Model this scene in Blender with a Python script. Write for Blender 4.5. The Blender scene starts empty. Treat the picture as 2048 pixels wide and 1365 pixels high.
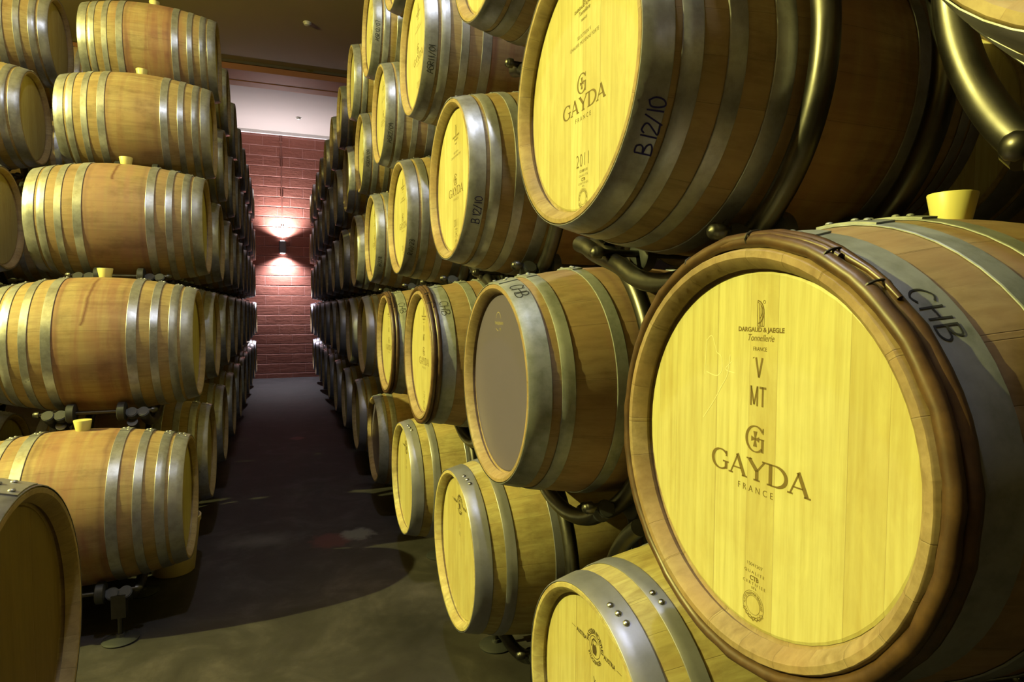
import bpy, bmesh, math, random
from mathutils import Vector, Matrix
random.seed(7)
S = bpy.context.scene
COL = S.collection
PI = math.pi
R = math.radians

# ------------------------------------------------------------------ camera
cam_data = bpy.data.cameras.new('camera')
cam = bpy.data.objects.new('camera', cam_data)
COL.objects.link(cam)
S.camera = cam
cam_data.sensor_width = 36.0
cam_data.lens = 36.0 * 1230.8 / 2048.0
cam_data.clip_start = 0.02
CZ = 1.44                                    # eye height above the floor
yaw, pitch, roll = 0.3609, -0.0527, 0.0025
fwd = Vector((math.sin(yaw) * math.cos(pitch), math.cos(yaw) * math.cos(pitch), math.sin(pitch)))
rgt = Vector((math.cos(yaw), -math.sin(yaw), 0))
up = rgt.cross(fwd)
r2 = rgt * math.cos(roll) + up * math.sin(roll)
u2 = -rgt * math.sin(roll) + up * math.cos(roll)
m = Matrix((r2, u2, -fwd)).transposed().to_4x4()
m.translation = Vector((0, 0, CZ))
cam.matrix_world = m

# ------------------------------------------------------------------ exposure, world, lamps
S.view_settings.view_transform = 'Standard'
S.view_settings.look = 'None'
S.view_settings.gamma = 1.0
S.view_settings.use_curve_mapping = False
S.view_settings.exposure = 0.0
w = bpy.data.worlds.new('dark_world')
S.world = w
w.use_nodes = True
w.node_tree.nodes['Background'].inputs[0].default_value = (0.01, 0.01, 0.01, 1)
w.node_tree.nodes['Background'].inputs[1].default_value = 0.2

def lamp(name, kind, loc, power, color, radius=0.05, **kw):
    d = bpy.data.lights.new(name, kind)
    d.energy = power; d.color = color; d.shadow_soft_size = radius
    for k, v in kw.items(): setattr(d, k, v)
    o = bpy.data.objects.new(name, d); COL.objects.link(o); o.location = loc
    return o
YEL = (1.0, 0.98, 0.26)
yl = lamp('yellow_wall_lamp', 'SPOT', (-5.6, 2.4, 4.7), 3900, YEL, 0.04, spot_size=R(112), spot_blend=1.0)
yl.rotation_euler = (Vector((0.6, 1.9, 2.55)) - yl.location).to_track_quat('-Z', 'Y').to_euler()
ul = lamp('added_ceiling_spill', 'SPOT', (-5.6, 2.6, 3.4), 3000, (1.0, 0.80, 0.10), 0.06, spot_size=R(172), spot_blend=0.4)  # added fill: stands in for the yellow lamp's upward spill on the ceiling
ul.rotation_euler = (PI, 0, 0)
lamp('white_ceiling_lamp', 'POINT', (-0.12, 0.9, 4.9), 172, (0.82, 0.90, 1.0), 0.05)
FX = (0.08, 13.38, 2.675)                     # the up-and-down light on the far wall
a = lamp('fixture_beam_down', 'SPOT', (FX[0], FX[1] - 0.035, FX[2] - 0.14), 330, (0.95, 0.92, 1.0), 0.03, spot_size=R(136), spot_blend=1.0)
b = lamp('fixture_beam_up', 'SPOT', (FX[0], FX[1] - 0.035, FX[2] + 0.14), 400, (1.0, 0.95, 0.98), 0.03, spot_size=R(140), spot_blend=1.0)
b.rotation_euler = (PI, 0, 0)

# ------------------------------------------------------------------ material helpers
class NT:
    def __init__(s, name):
        s.m = bpy.data.materials.new(name); s.m.use_nodes = True
        s.t = s.m.node_tree; s.b = s.t.nodes['Principled BSDF']
    def n(s, kind, **kw):
        nd = s.t.nodes.new(kind)
        for k, v in kw.items():
            if k.startswith('i_'):
                k = k[2:]; k = int(k) if k.isdigit() else k
                s.set(nd.inputs[k], v)
            else: setattr(nd, k, v)
        return nd
    def set(s, inp, v):
        if isinstance(v, bpy.types.NodeSocket): s.t.links.new(v, inp)
        else:
            if hasattr(inp.default_value, '__len__') and isinstance(v, (tuple, list)) and len(inp.default_value) == 4 and len(v) == 3: v = (*v, 1)
            inp.default_value = v
    def math(s, op, a, b=None, c=None, clamp=False):
        nd = s.t.nodes.new('ShaderNodeMath'); nd.operation = op; nd.use_clamp = clamp
        s.set(nd.inputs[0], a)
        if b is not None: s.set(nd.inputs[1], b)
        if c is not None: s.set(nd.inputs[2], c)
        return nd.outputs[0]
    def mix(s, f, a, b, blend='MIX'):
        nd = s.t.nodes.new('ShaderNodeMix'); nd.data_type = 'RGBA'; nd.blend_type = blend
        s.set(nd.inputs['Factor'], f); s.set(nd.inputs[6], a); s.set(nd.inputs[7], b)
        return nd.outputs[2]
    def ramp(s, f, stops):
        nd = s.t.nodes.new('ShaderNodeValToRGB'); e = nd.color_ramp.elements
        while len(e) < len(stops): e.new(0.5)
        for i, (p, c) in enumerate(stops):
            e[i].position = p; e[i].color = (*c, 1) if len(c) == 3 else c
        s.set(nd.inputs[0], f); return nd.outputs[0]
    def noise(s, vec, scale, detail=3, rough=0.55, dist=0.0):
        nd = s.n('ShaderNodeTexNoise'); s.set(nd.inputs['Vector'], vec)
        nd.inputs['Scale'].default_value = scale; nd.inputs['Detail'].default_value = detail
        nd.inputs['Roughness'].default_value = rough; nd.inputs['Distortion'].default_value = dist
        return nd.outputs[0]
    def vmul(s, v, k):
        nd = s.n('ShaderNodeVectorMath', operation='MULTIPLY'); s.set(nd.inputs[0], v); s.set(nd.inputs[1], k); return nd.outputs[0]
    def vadd(s, v, k):
        nd = s.n('ShaderNodeVectorMath', operation='ADD'); s.set(nd.inputs[0], v); s.set(nd.inputs[1], k); return nd.outputs[0]
    def combine(s, x, y, z):
        nd = s.n('ShaderNodeCombineXYZ'); s.set(nd.inputs[0], x); s.set(nd.inputs[1], y); s.set(nd.inputs[2], z); return nd.outputs[0]
    def bump(s, h, strength=0.3, dist=0.01):
        nd = s.n('ShaderNodeBump'); s.set(nd.inputs['Height'], h)
        nd.inputs['Strength'].default_value = strength; nd.inputs['Distance'].default_value = dist
        s.t.links.new(nd.outputs[0], s.b.inputs['Normal'])
    def out(s, color=None, rough=None, metal=None, spec=None):
        if color is not None: s.set(s.b.inputs['Base Color'], color)
        if rough is not None: s.set(s.b.inputs['Roughness'], rough)
        if metal is not None: s.set(s.b.inputs['Metallic'], metal)
        if spec is not None: s.set(s.b.inputs['Specular IOR Level'], spec)
        return s.m

def obj_coords(N):
    tc = N.n('ShaderNodeTexCoord'); oi = N.n('ShaderNodeObjectInfo')
    sp = N.n('ShaderNodeSeparateXYZ'); N.set(sp.inputs[0], tc.outputs['Object'])
    off = N.math('MULTIPLY', oi.outputs['Random'], 37.0)
    return tc.outputs['Object'], sp.outputs, oi, off

def mat_staves(name, base, alt, stain):
    """oak staves running along local X; object colour: R = wine stain, G = drip below the bung"""
    N = NT(name)
    P, (X, Y, Z), oi, off = obj_coords(N)
    oc = N.n('ShaderNodeSeparateColor'); N.set(oc.inputs[0], oi.outputs['Color'])
    ang = N.math('ARCTAN2', Z, Y)
    st = N.math('MULTIPLY', ang, 27 / (2 * PI))
    wob = N.math('MULTIPLY', N.math('SUBTRACT', N.noise(N.combine(N.math('FLOOR', st), off, 0), 3.1), 0.5), 0.5)
    st2 = N.math('ADD', st, wob)
    idx = N.math('FLOOR', st2)
    wn = N.n('ShaderNodeTexWhiteNoise', noise_dimensions='2D'); N.set(wn.inputs['Vector'], N.combine(idx, off, 0))
    fr = N.math('FRACT', st2)
    edge = N.math('MINIMUM', fr, N.math('SUBTRACT', 1.0, fr))
    seam = N.math('SUBTRACT', 1.0, N.math('DIVIDE', edge, 0.012), clamp=True)
    shifted = N.vadd(N.vmul(P, (2.2, 34, 34)), N.combine(N.math('MULTIPLY', wn.outputs[0], 9.0), off, off))
    grain = N.noise(shifted, 1.6, 6, 0.62, 0.5)
    fine = N.noise(N.vadd(N.vmul(P, (9, 190, 190)), N.combine(off, off, off)), 1.0, 3, 0.6)
    blot = N.noise(N.vadd(N.vmul(P, (0.7, 1, 1)), N.combine(off, off, off)), 9.0, 6, 0.68)
    c = N.mix(wn.outputs[0], base, alt)
    c = N.mix(N.math('MULTIPLY', N.ramp(grain, [(0.38, (0, 0, 0)), (0.66, (1, 1, 1))]), 0.62), c, (base[0] * .42, base[1] * .35, base[2] * .30), 'MIX')
    c = N.mix(N.math('MULTIPLY', fine, 0.25), c, (base[0] * .6, base[1] * .5, base[2] * .45))
    # wine-stained belly
    dx = N.math('ABSOLUTE', N.math('SUBTRACT', X, 0.43))
    zone = N.math('SUBTRACT', 1.0, N.math('DIVIDE', N.math('SUBTRACT', dx, 0.16), 0.16), clamp=True)
    runs = N.noise(N.vadd(N.vmul(P, (17, 2.0, 1.2)), N.combine(off, 0, off)), 1.0, 4, 0.6, 0.4)
    f = N.math('MULTIPLY', N.math('MULTIPLY', zone, oc.outputs[0]), N.ramp(runs, [(0.40, (0.12,) * 3), (0.60, (1, 1, 1))]))
    c = N.mix(N.math('MULTIPLY', f, 0.85, clamp=True), c, stain)
    tone = N.noise(N.vadd(N.vmul(P, (2.5, 5, 5)), N.combine(off, off, off)), 1.3, 3, 0.6)
    c = N.mix(N.math('MULTIPLY', N.ramp(tone, [(0.42, (0, 0, 0)), (0.62, (1, 1, 1))]), 0.35), c, (base[0] * 1.02, base[1] * .80, base[2] * .72))
    eg = N.math('SUBTRACT', 1.0, N.math('DIVIDE', N.math('ABSOLUTE', N.math('SUBTRACT', dx, N.math('ADD', 0.115, N.math('MULTIPLY', tone, 0.03)))), 0.016), clamp=True)
    c = N.mix(N.math('MULTIPLY', N.math('MULTIPLY', eg, oc.outputs[0]), 0.45), c, (stain[0] * .55, stain[1] * .55, stain[2] * .7))
    rag = N.math('MULTIPLY', N.math('SUBTRACT', N.noise(N.vmul(P, (1, 6, 6)), 2.5, 3), 0.5), 0.022)
    dd = N.math('ABSOLUTE', N.math('SUBTRACT', N.math('ADD', X, rag), N.math('ADD', 0.435, N.math('MULTIPLY', N.math('SUBTRACT', 0.35, Z), 0.1))))
    line = N.math('SUBTRACT', 1.0, N.math('DIVIDE', dd, 0.011), clamp=True)
    dz = N.math('GREATER_THAN', Z, N.math('SUBTRACT', 0.36, N.math('MULTIPLY', oc.outputs[1], 0.30)))
    dy = N.math('GREATER_THAN', Y, -0.02)
    drip = N.math('MULTIPLY', N.math('MULTIPLY', line, dz), N.math('MULTIPLY', dy, N.math('GREATER_THAN', oc.outputs[1], 0.05)))
    c = N.mix(N.math('MULTIPLY', drip, 0.8), c, (0.09, 0.018, 0.018))
    c = N.mix(N.math('MULTIPLY', N.ramp(blot, [(0.5, (0, 0, 0)), (0.72, (1, 1, 1))]), 0.5), c, (0.10, 0.055, 0.025))
    c = N.mix(N.math('MULTIPLY', seam, 0.4), c, (0.06, 0.035, 0.015))
    N.bump(N.math('SUBTRACT', N.math('MULTIPLY', grain, 0.35), seam), 0.35, 0.002)
    return N.out(c, 0.55, 0, 0.3)

def mat_head(name, base, alt, vertical=True):
    """barrel head: vertical planks, grain along Z"""
    N = NT(name)
    P, (X, Y, Z), oi, off = obj_coords(N)
    st = N.math('ADD', N.math('MULTIPLY', Y, 13.0), N.math('ADD', off, N.math('MULTIPLY', N.math('SINE', N.math('MULTIPLY', Y, 31.0)), 0.25)))
    idx = N.math('FLOOR', st); fr = N.math('FRACT', st)
    wn = N.n('ShaderNodeTexWhiteNoise', noise_dimensions='1D'); N.set(wn.inputs['W'], idx)
    edge = N.math('MINIMUM', fr, N.math('SUBTRACT', 1.0, fr))
    seam = N.math('SUBTRACT', 1.0, N.math('DIVIDE', edge, 0.010), clamp=True)
    o3 = N.combine(off, off, N.math('MULTIPLY', wn.outputs[0], 5.0))
    grain = N.noise(N.vadd(N.vmul(P, (60, 85, 3.2)), o3), 1.0, 6, 0.65, 0.35)
    fig = N.noise(N.vadd(N.vmul(P, (9, 26, 5)), o3), 1.0, 5, 0.65, 1.6)
    blot = N.noise(N.vadd(P, o3), 6.0, 4, 0.6)
    c = N.mix(wn.outputs[0], base, alt)
    c = N.mix(N.math('MULTIPLY', N.ramp(grain, [(0.4, (0, 0, 0)), (0.68, (1, 1, 1))]), 0.6), c, (base[0] * .66, base[1] * .56, base[2] * .4))
    c = N.mix(N.math('MULTIPLY', N.ramp(fig, [(0.45, (0, 0, 0)), (0.75, (1, 1, 1))]), 0.30), c, (min(1, base[0] * 1.25), min(1, base[1] * 1.25), base[2] * 1.2))
    c = N.mix(N.math('MULTIPLY', N.ramp(blot, [(0.5, (0, 0, 0)), (0.75, (1, 1, 1))]), 0.4), c, (base[0] * .66, base[1] * .52, base[2] * .35))
    c = N.mix(N.math('MULTIPLY', seam, 0.45), c, (0.12, 0.06, 0.02))
    N.bump(N.math('SUBTRACT', N.math('MULTIPLY', grain, 0.4), seam), 0.25, 0.0015)
    return N.out(c, 0.5, 0, 0.35)

def mat_metal(name, base, rough, spots=0.5, scale=30.0, metal=1.0, tint=(0.12, 0.115, 0.085)):
    N = NT(name)
    P, (X, Y, Z), oi, off = obj_coords(N)
    Q = N.vadd(P, N.combine(off, off, off))
    n1 = N.noise(Q, scale, 5, 0.65)
    n2 = N.noise(Q, scale * 0.2, 4, 0.6, 0.6)
    sc = N.noise(N.vmul(Q, (120, 4, 4)), 1.0, 2, 0.5)
    c = N.mix(N.math('MULTIPLY', N.ramp(n1, [(0.4, (0, 0, 0)), (0.7, (1, 1, 1))]), spots), base, tint)
    c = N.mix(N.math('MULTIPLY', N.ramp(n2, [(0.45, (0, 0, 0)), (0.7, (1, 1, 1))]), spots * 0.7), c, tuple(min(1, v * 1.35) for v in base))
    rr = N.math('ADD', rough, N.math('MULTIPLY', N.math('SUBTRACT', N.math('ADD', n2, N.math('MULTIPLY', sc, 0.3)), 0.6), 0.5))
    N.bump(N.math('ADD', n1, sc), 0.12, 0.001)
    return N.out(c, rr, metal)

def mat_plain(name, c, rough=0.5, metal=0.0, var=0.25, scale=12.0, emit=None, bump=0.0):
    N = NT(name)
    P, _, oi, off = obj_coords(N)
    n = N.noise(P, scale, 4, 0.6)
    col = N.mix(N.math('MULTIPLY', n, var), c, tuple(v * 0.5 for v in c))
    if emit:
        N.set(N.b.inputs['Emission Color'], (*c, 1)); N.b.inputs['Emission Strength'].default_value = emit
    if bump: N.bump(n, bump, 0.004)
    return N.out(col, rough, metal)

M = {}
M['aged'] = mat_staves('aged_oak_staves', (0.36, 0.285, 0.155), (0.28, 0.205, 0.10), (0.19, 0.075, 0.06))
M['pink'] = mat_staves('wine_stained_oak_staves', (0.31, 0.240, 0.145), (0.255, 0.185, 0.11), (0.24, 0.125, 0.105))
M['new'] = mat_staves('new_oak_staves', (0.46, 0.41, 0.21), (0.40, 0.34, 0.16), (0.33, 0.2, 0.09))
M['head'] = mat_head('oak_head', (0.465, 0.43, 0.21), (0.38, 0.325, 0.14))
M['head_new'] = mat_head('new_oak_head', (0.43, 0.385, 0.19), (0.36, 0.30, 0.135))
M['head_shade_tint'] = mat_head('shade_tinted_oak_head', (0.17, 0.115, 0.03), (0.14, 0.09, 0.022))  # oak head with its unlit look put into the colour, lower left barrel
M['grey'] = mat_plain('grey_coated_head', (0.105, 0.088, 0.15), 0.34, 0.0, 0.15, 6.0)
M['hoop'] = mat_metal('galvanised_hoop', (0.34, 0.34, 0.385), 0.36, 0.5, metal=0.65)
M['hoop_dark'] = mat_metal('dull_galvanised_hoop', (0.23, 0.225, 0.25), 0.42, 0.6, metal=0.7)
M['hoop_green'] = mat_metal('mossy_galvanised_hoop', (0.27, 0.28, 0.30), 0.50, 0.7, metal=0.5, tint=(0.14, 0.15, 0.13))
M['hoop_new'] = mat_metal('new_steel_hoop', (0.28, 0.28, 0.36), 0.38, 0.35, metal=0.6, tint=(0.18, 0.18, 0.19))
M['rivet'] = mat_metal('bright_rivet', (0.75, 0.74, 0.72), 0.25, 0.2)
M['tube'] = mat_metal('dark_steel_tube', (0.085, 0.080, 0.078), 0.38, 0.4, 40.0, tint=(0.05, 0.047, 0.038))
M['rubber'] = mat_plain('black_rubber', (0.022, 0.023, 0.028), 0.5, 0, 0.3, 30)
M['wax'] = mat_plain('yellow_silicone', (0.60, 0.54, 0.20), 0.4, 0, 0.1)
M['burn'] = mat_plain('burned_mark', (0.135, 0.088, 0.018), 0.8, 0, 0.4, 200)
M['burn_dark'] = mat_plain('black_burned_mark', (0.055, 0.035, 0.012), 0.7, 0, 0.4, 200)
M['chalk'] = mat_plain('chalk_mark', (0.66, 0.60, 0.36), 0.8, 0, 0.3, 300)
M['etch'] = mat_plain('pale_print', (0.30, 0.25, 0.17), 0.5)
M['ink'] = mat_plain('black_ink', (0.006, 0.006, 0.008), 0.9)
M['ink_blue'] = mat_plain('blue_ink', (0.014, 0.010, 0.14), 0.9)
M['withy'] = mat_metal('brown_bark_withy', (0.050, 0.025, 0.012), 0.42, 0.6, 26.0, 0.0, (0.13, 0.07, 0.03))
M['wire'] = mat_plain('dark_wire', (0.03, 0.025, 0.02), 0.5)
M['bucket'] = mat_plain('cream_plastic', (0.55, 0.45, 0.27), 0.45)
M['white_plastic'] = mat_plain('white_plastic', (0.75, 0.75, 0.72), 0.4)
M['lamp_body'] = mat_plain('grey_lamp_housing', (0.16, 0.13, 0.14), 0.4)
M['lamp_glow'] = mat_plain('lamp_lens', (1.0, 0.9, 0.95), 0.4, emit=14.0)
M['trim'] = mat_plain('white_trim', (0.8, 0.8, 0.82), 0.5)
M['beam'] = mat_plain('red_brown_beam', (0.40, 0.17, 0.07), 0.6, 0, 0.3, 5)
M['beam_edge'] = mat_plain('olive_trim', (0.10, 0.08, 0.04), 0.6)
M['ceiling'] = mat_plain('pale_plaster', (0.46, 0.40, 0.37), 0.8, 0, 0.15, 2.0)
M['dark_wall'] = mat_plain('dark_render_wall', (0.05, 0.03, 0.025), 0.8)

def mat_blocks():
    N = NT('red_painted_blocks')
    P, (X, Y, Z), oi, off = obj_coords(N)
    wob = N.noise(P, 2.3, 3)
    Zw = N.math('ADD', Z, N.math('MULTIPLY', N.math('SUBTRACT', N.noise(P, 5.0, 4, 0.7), 0.5), 0.03))
    br = N.n('ShaderNodeTexBrick'); br.offset = 0.5
    N.set(br.inputs['Vector'], N.combine(N.math('ADD', X, 0.26), Zw, 0))
    br.inputs['Scale'].default_value = 1.0; br.inputs['Brick Width'].default_value = 0.5; br.inputs['Row Height'].default_value = 0.2
    br.inputs['Mortar Size'].default_value = 0.008; br.inputs['Mortar Smooth'].default_value = 0.35
    br.inputs['Color1'].default_value = (0.29, 0.115, 0.085, 1); br.inputs['Color2'].default_value = (0.25, 0.095, 0.07, 1)
    br.inputs['Mortar'].default_value = (0.44, 0.20, 0.17, 1)
    n = N.noise(P, 9, 6, 0.65)
    n2 = N.noise(N.vmul(P, (4, 4, 26)), 1.0, 4, 0.6)
    c = N.mix(N.math('MULTIPLY', n, 0.45), br.outputs['Color'], (0.20, 0.055, 0.04))
    row = N.math('FRACT', N.math('DIVIDE', Zw, 0.2))
    rd = N.math('MINIMUM', row, N.math('SUBTRACT', 1.0, row))
    groove = N.math('MULTIPLY', N.math('SUBTRACT', 1.0, N.math('DIVIDE', rd, 0.07), clamp=True), N.math('MULTIPLY', N.noise(N.vmul(P, (3, 3, 5)), 1.0, 3), 1.6))
    c = N.mix(N.math('MULTIPLY', groove, 0.25, clamp=True), c, (0.40, 0.21, 0.19))
    h = N.math('SUBTRACT', N.math('ADD', N.math('MULTIPLY', n, 0.35), N.math('MULTIPLY', n2, 0.25)), N.math('ADD', N.math('MULTIPLY', br.outputs['Fac'], 0.5), N.math('MULTIPLY', groove, 0.9)))
    N.bump(h, 0.9, 0.018)
    return N.out(c, 0.75, 0, 0.2)
M['blocks'] = mat_blocks()

def mat_floor():
    N = NT('dark_polished_concrete')
    P, (X, Y, Z), oi, off = obj_coords(N)
    X = N.math('ADD', X, -0.5); Y = N.math('ADD', Y, 5.3)      # room coordinates
    n = N.noise(P, 2.6, 8, 0.68, 0.8)
    n2 = N.noise(P, 9.0, 6, 0.7)
    n3 = N.noise(N.vmul(P, (1.0, 14, 1)), 1.2, 3, 0.6)
    c = N.ramp(n, [(0.3, (0.016, 0.013, 0.0155)), (0.5, (0.030, 0.0262, 0.0295)), (0.7, (0.064, 0.054, 0.060))])
    c = N.mix(N.math('MULTIPLY', N.ramp(n2, [(0.35, (0, 0, 0)), (0.7, (1, 1, 1))]), 0.55), c, (0.016, 0.015, 0.014))
    c = N.mix(N.math('MULTIPLY', N.ramp(n3, [(0.55, (0, 0, 0)), (0.75, (1, 1, 1))]), 0.15), c, (0.04, 0.036, 0.034))
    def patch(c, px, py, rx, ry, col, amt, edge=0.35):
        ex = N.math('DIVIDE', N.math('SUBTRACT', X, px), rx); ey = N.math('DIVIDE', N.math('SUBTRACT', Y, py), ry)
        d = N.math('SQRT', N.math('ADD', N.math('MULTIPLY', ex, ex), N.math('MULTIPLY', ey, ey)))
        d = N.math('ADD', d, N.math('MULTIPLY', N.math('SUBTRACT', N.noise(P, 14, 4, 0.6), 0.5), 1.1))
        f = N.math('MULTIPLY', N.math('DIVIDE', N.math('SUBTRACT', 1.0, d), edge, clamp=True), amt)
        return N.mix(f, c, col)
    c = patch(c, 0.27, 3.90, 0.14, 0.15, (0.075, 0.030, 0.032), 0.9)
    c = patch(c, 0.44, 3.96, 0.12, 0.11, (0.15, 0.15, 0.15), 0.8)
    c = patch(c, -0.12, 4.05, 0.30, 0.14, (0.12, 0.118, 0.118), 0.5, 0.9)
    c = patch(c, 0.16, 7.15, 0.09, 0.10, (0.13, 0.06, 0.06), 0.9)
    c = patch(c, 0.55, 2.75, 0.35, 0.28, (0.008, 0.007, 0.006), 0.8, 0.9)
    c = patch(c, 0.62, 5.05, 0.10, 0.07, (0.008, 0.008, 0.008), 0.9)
    N.bump(n2, 0.12, 0.01)
    return N.out(c, N.math('ADD', 0.62, N.math('MULTIPLY', n, 0.25)), 0, 0.3)
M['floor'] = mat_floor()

# ------------------------------------------------------------------ mesh helpers
def mesh_from(name, verts, faces, mat, smooth=True, sharp_angle=35):
    me = bpy.data.meshes.new(name)
    me.from_pydata([tuple(v) for v in verts], [], faces)
    me.materials.append(mat); me.update()
    bm = bmesh.new(); bm.from_mesh(me)
    bmesh.ops.recalc_face_normals(bm, faces=bm.faces)
    if smooth:
        for f in bm.faces: f.smooth = True
        for e in bm.edges:
            if len(e.link_faces) == 2 and e.calc_face_angle(0) > R(sharp_angle): e.smooth = False
    bm.to_mesh(me); bm.free()
    return me

class MB:
    def __init__(s): s.v = []; s.f = []
    def add(s, vs, fs):
        o = len(s.v); s.v += [tuple(v) for v in vs]; s.f += [tuple(i + o for i in f) for f in fs]
    def box(s, c, d):
        x, y, z = c; a, b, e = d[0] / 2, d[1] / 2, d[2] / 2
        s.add([(x + i * a, y + j * b, z + k * e) for i in (-1, 1) for j in (-1, 1) for k in (-1, 1)],
              [(0, 1, 3, 2), (4, 6, 7, 5), (0, 4, 5, 1), (2, 3, 7, 6), (0, 2, 6, 4), (1, 5, 7, 3)])
    def revolve_x(s, prof, n=48, closed=False):
        """prof: list of (x, r) around local X"""
        vs = []; fs = []
        for x, r in prof:
            for i in range(n):
                t = 2 * PI * i / n; vs.append((x, r * math.cos(t), r * math.sin(t)))
        m_ = len(prof); rng = m_ if closed else m_ - 1
        for j in range(rng):
            k = (j + 1) % m_
            for i in range(n):
                i2 = (i + 1) % n; fs.append((j * n + i, j * n + i2, k * n + i2, k * n + i))
        s.add(vs, fs)
    def lathe_z(s, prof, c=(0, 0, 0), n=24, cap=True):
        vs = []; fs = []
        for r, z in prof:
            for i in range(n):
                t = 2 * PI * i / n; vs.append((c[0] + r * math.cos(t), c[1] + r * math.sin(t), c[2] + z))
        for j in range(len(prof) - 1):
            for i in range(n):
                i2 = (i + 1) % n; fs.append((j * n + i, j * n + i2, (j + 1) * n + i2, (j + 1) * n + i))
        if cap:
            fs.append(tuple(range(n))[::-1]); fs.append(tuple((len(prof) - 1) * n + i for i in range(n)))
        s.add(vs, fs)
    def tube(s, pts, rad, n=14, cap=True, sx=1.0, upv=(1, 0, 0)):
        """sweep along pts; rad float or list"""
        pts = [Vector(p) for p in pts]; U = Vector(upv); vs = []; fs = []
        for i, p in enumerate(pts):
            d = (pts[min(i + 1, len(pts) - 1)] - pts[max(i - 1, 0)]).normalized()
            a = (U - d * U.dot(d)).normalized(); b = d.cross(a)
            rr = rad[i] if hasattr(rad, '__len__') else rad
            for k in range(n):
                t = 2 * PI * k / n; vs.append(p + a * (rr * sx * math.cos(t)) + b * (rr * math.sin(t)))
        for j in range(len(pts) - 1):
            for k in range(n):
                k2 = (k + 1) % n; fs.append((j * n + k, j * n + k2, (j + 1) * n + k2, (j + 1) * n + k))
        if cap:
            fs.append(tuple(range(n))[::-1]); fs.append(tuple((len(pts) - 1) * n + k for k in range(n)))
        s.add(vs, fs)
    def cyl(s, p, q, r, n=18):
        p = Vector(p); q = Vector(q); d = (q - p).normalized()
        s.tube([p, q], r, n, True, 1.0, (0, 0, 1) if abs(d.z) < 0.9 else (1, 0, 0))
    def dome(s, c, axis, r, h=0.6):
        """rivet dome at c along axis"""
        axis = Vector(axis).normalized(); U = Vector((1, 0, 0)) if abs(axis.x) < 0.9 else Vector((0, 0, 1))
        a = (U - axis * U.dot(axis)).normalized(); b = axis.cross(a); c = Vector(c); vs = []; fs = []; n = 10
        for j in range(4):
            ph = PI / 2 * j / 4
            for i in range(n):
                t = 2 * PI * i / n
                vs.append(c + (a * math.cos(t) + b * math.sin(t)) * (r * math.cos(ph)) + axis * (r * h * math.sin(ph)))
        vs.append(c + axis * r * h)
        for j in range(3):
            for i in range(n):
                i2 = (i + 1) % n; fs.append((j * n + i, j * n + i2, (j + 1) * n + i2, (j + 1) * n + i))
        for i in range(n): fs.append((3 * n + i, 3 * n + (i + 1) % n, 4 * n))
        fs.append(tuple(range(n))[::-1])
        s.add(vs, fs)
    def mesh(s, name, mat, smooth=True, sharp=35): return mesh_from(name, s.v, s.f, mat, smooth, sharp)

def link(name, me, parent=None, loc=None):
    o = bpy.data.objects.new(name, me); COL.objects.link(o)
    if parent is not None: o.parent = parent
    if loc is not None: o.location = loc
    return o
def thing(name, label, cat, loc, rz=0, group=None):
    o = bpy.data.objects.new(name, None); COL.objects.link(o)
    o.empty_display_size = 0.1
    o.location = loc; o.rotation_euler = (0, 0, rz); o['label'] = label; o['category'] = cat
    if group: o['group'] = group
    return o
def struct(name, me, loc=(0, 0, 0)):
    o = link(name, me, None, loc); o['kind'] = 'structure'; return o
def copy_tree(o, parent=None):
    c = o.copy(); COL.objects.link(c); c.parent = parent
    for ch in list(o.children): copy_tree(ch, c)
    return c

# ------------------------------------------------------------------ room
def boxobj(name, c, d, mat):
    mb = MB(); mb.box((0, 0, 0), d); me = mb.mesh(name, mat, False)
    o = struct(name, me, c); return o
CEIL = 4.99
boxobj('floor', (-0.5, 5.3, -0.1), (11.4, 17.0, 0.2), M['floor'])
boxobj('ceiling', (-0.5, 5.3, CEIL + 0.1), (11.4, 17.0, 0.2), M['ceiling'])
boxobj('wall_back', (-0.5, 13.6, 2.495), (11.0, 0.2, 4.99), M['blocks'])
boxobj('wall_front', (-0.5, -3.1, 2.495), (11.0, 0.2, 4.99), M['dark_wall'])
boxobj('wall_left', (-6.1, 5.3, 2.495), (0.2, 17.0, 4.99), M['dark_wall'])
boxobj('wall_right', (5.1, 5.3, 2.495), (0.2, 17.0, 4.99), M['dark_wall'])
boxobj('trim_1', (-0.5, 13.47, CEIL - 0.03), (11.0, 0.06, 0.06), M['trim'])
boxobj('trim_2', (-0.5, 10.2, CEIL - 0.06), (11.0, 0.66, 0.12), M['beam'])
boxobj('trim_3', (-0.5, 9.855, CEIL - 0.018), (11.0, 0.03, 0.036), M['beam_edge'])
boxobj('trim_4', (-0.5, 10.42, CEIL - 0.126), (11.0, 0.22, 0.012), M['beam'])

# ------------------------------------------------------------------ barrel geometry
BL = 0.86
HR = 0.256                                   # radius of the head
def RB(x):
    uu = (x - BL / 2) / (BL / 2); return 0.3465 - 0.0605 * uu * uu

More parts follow.
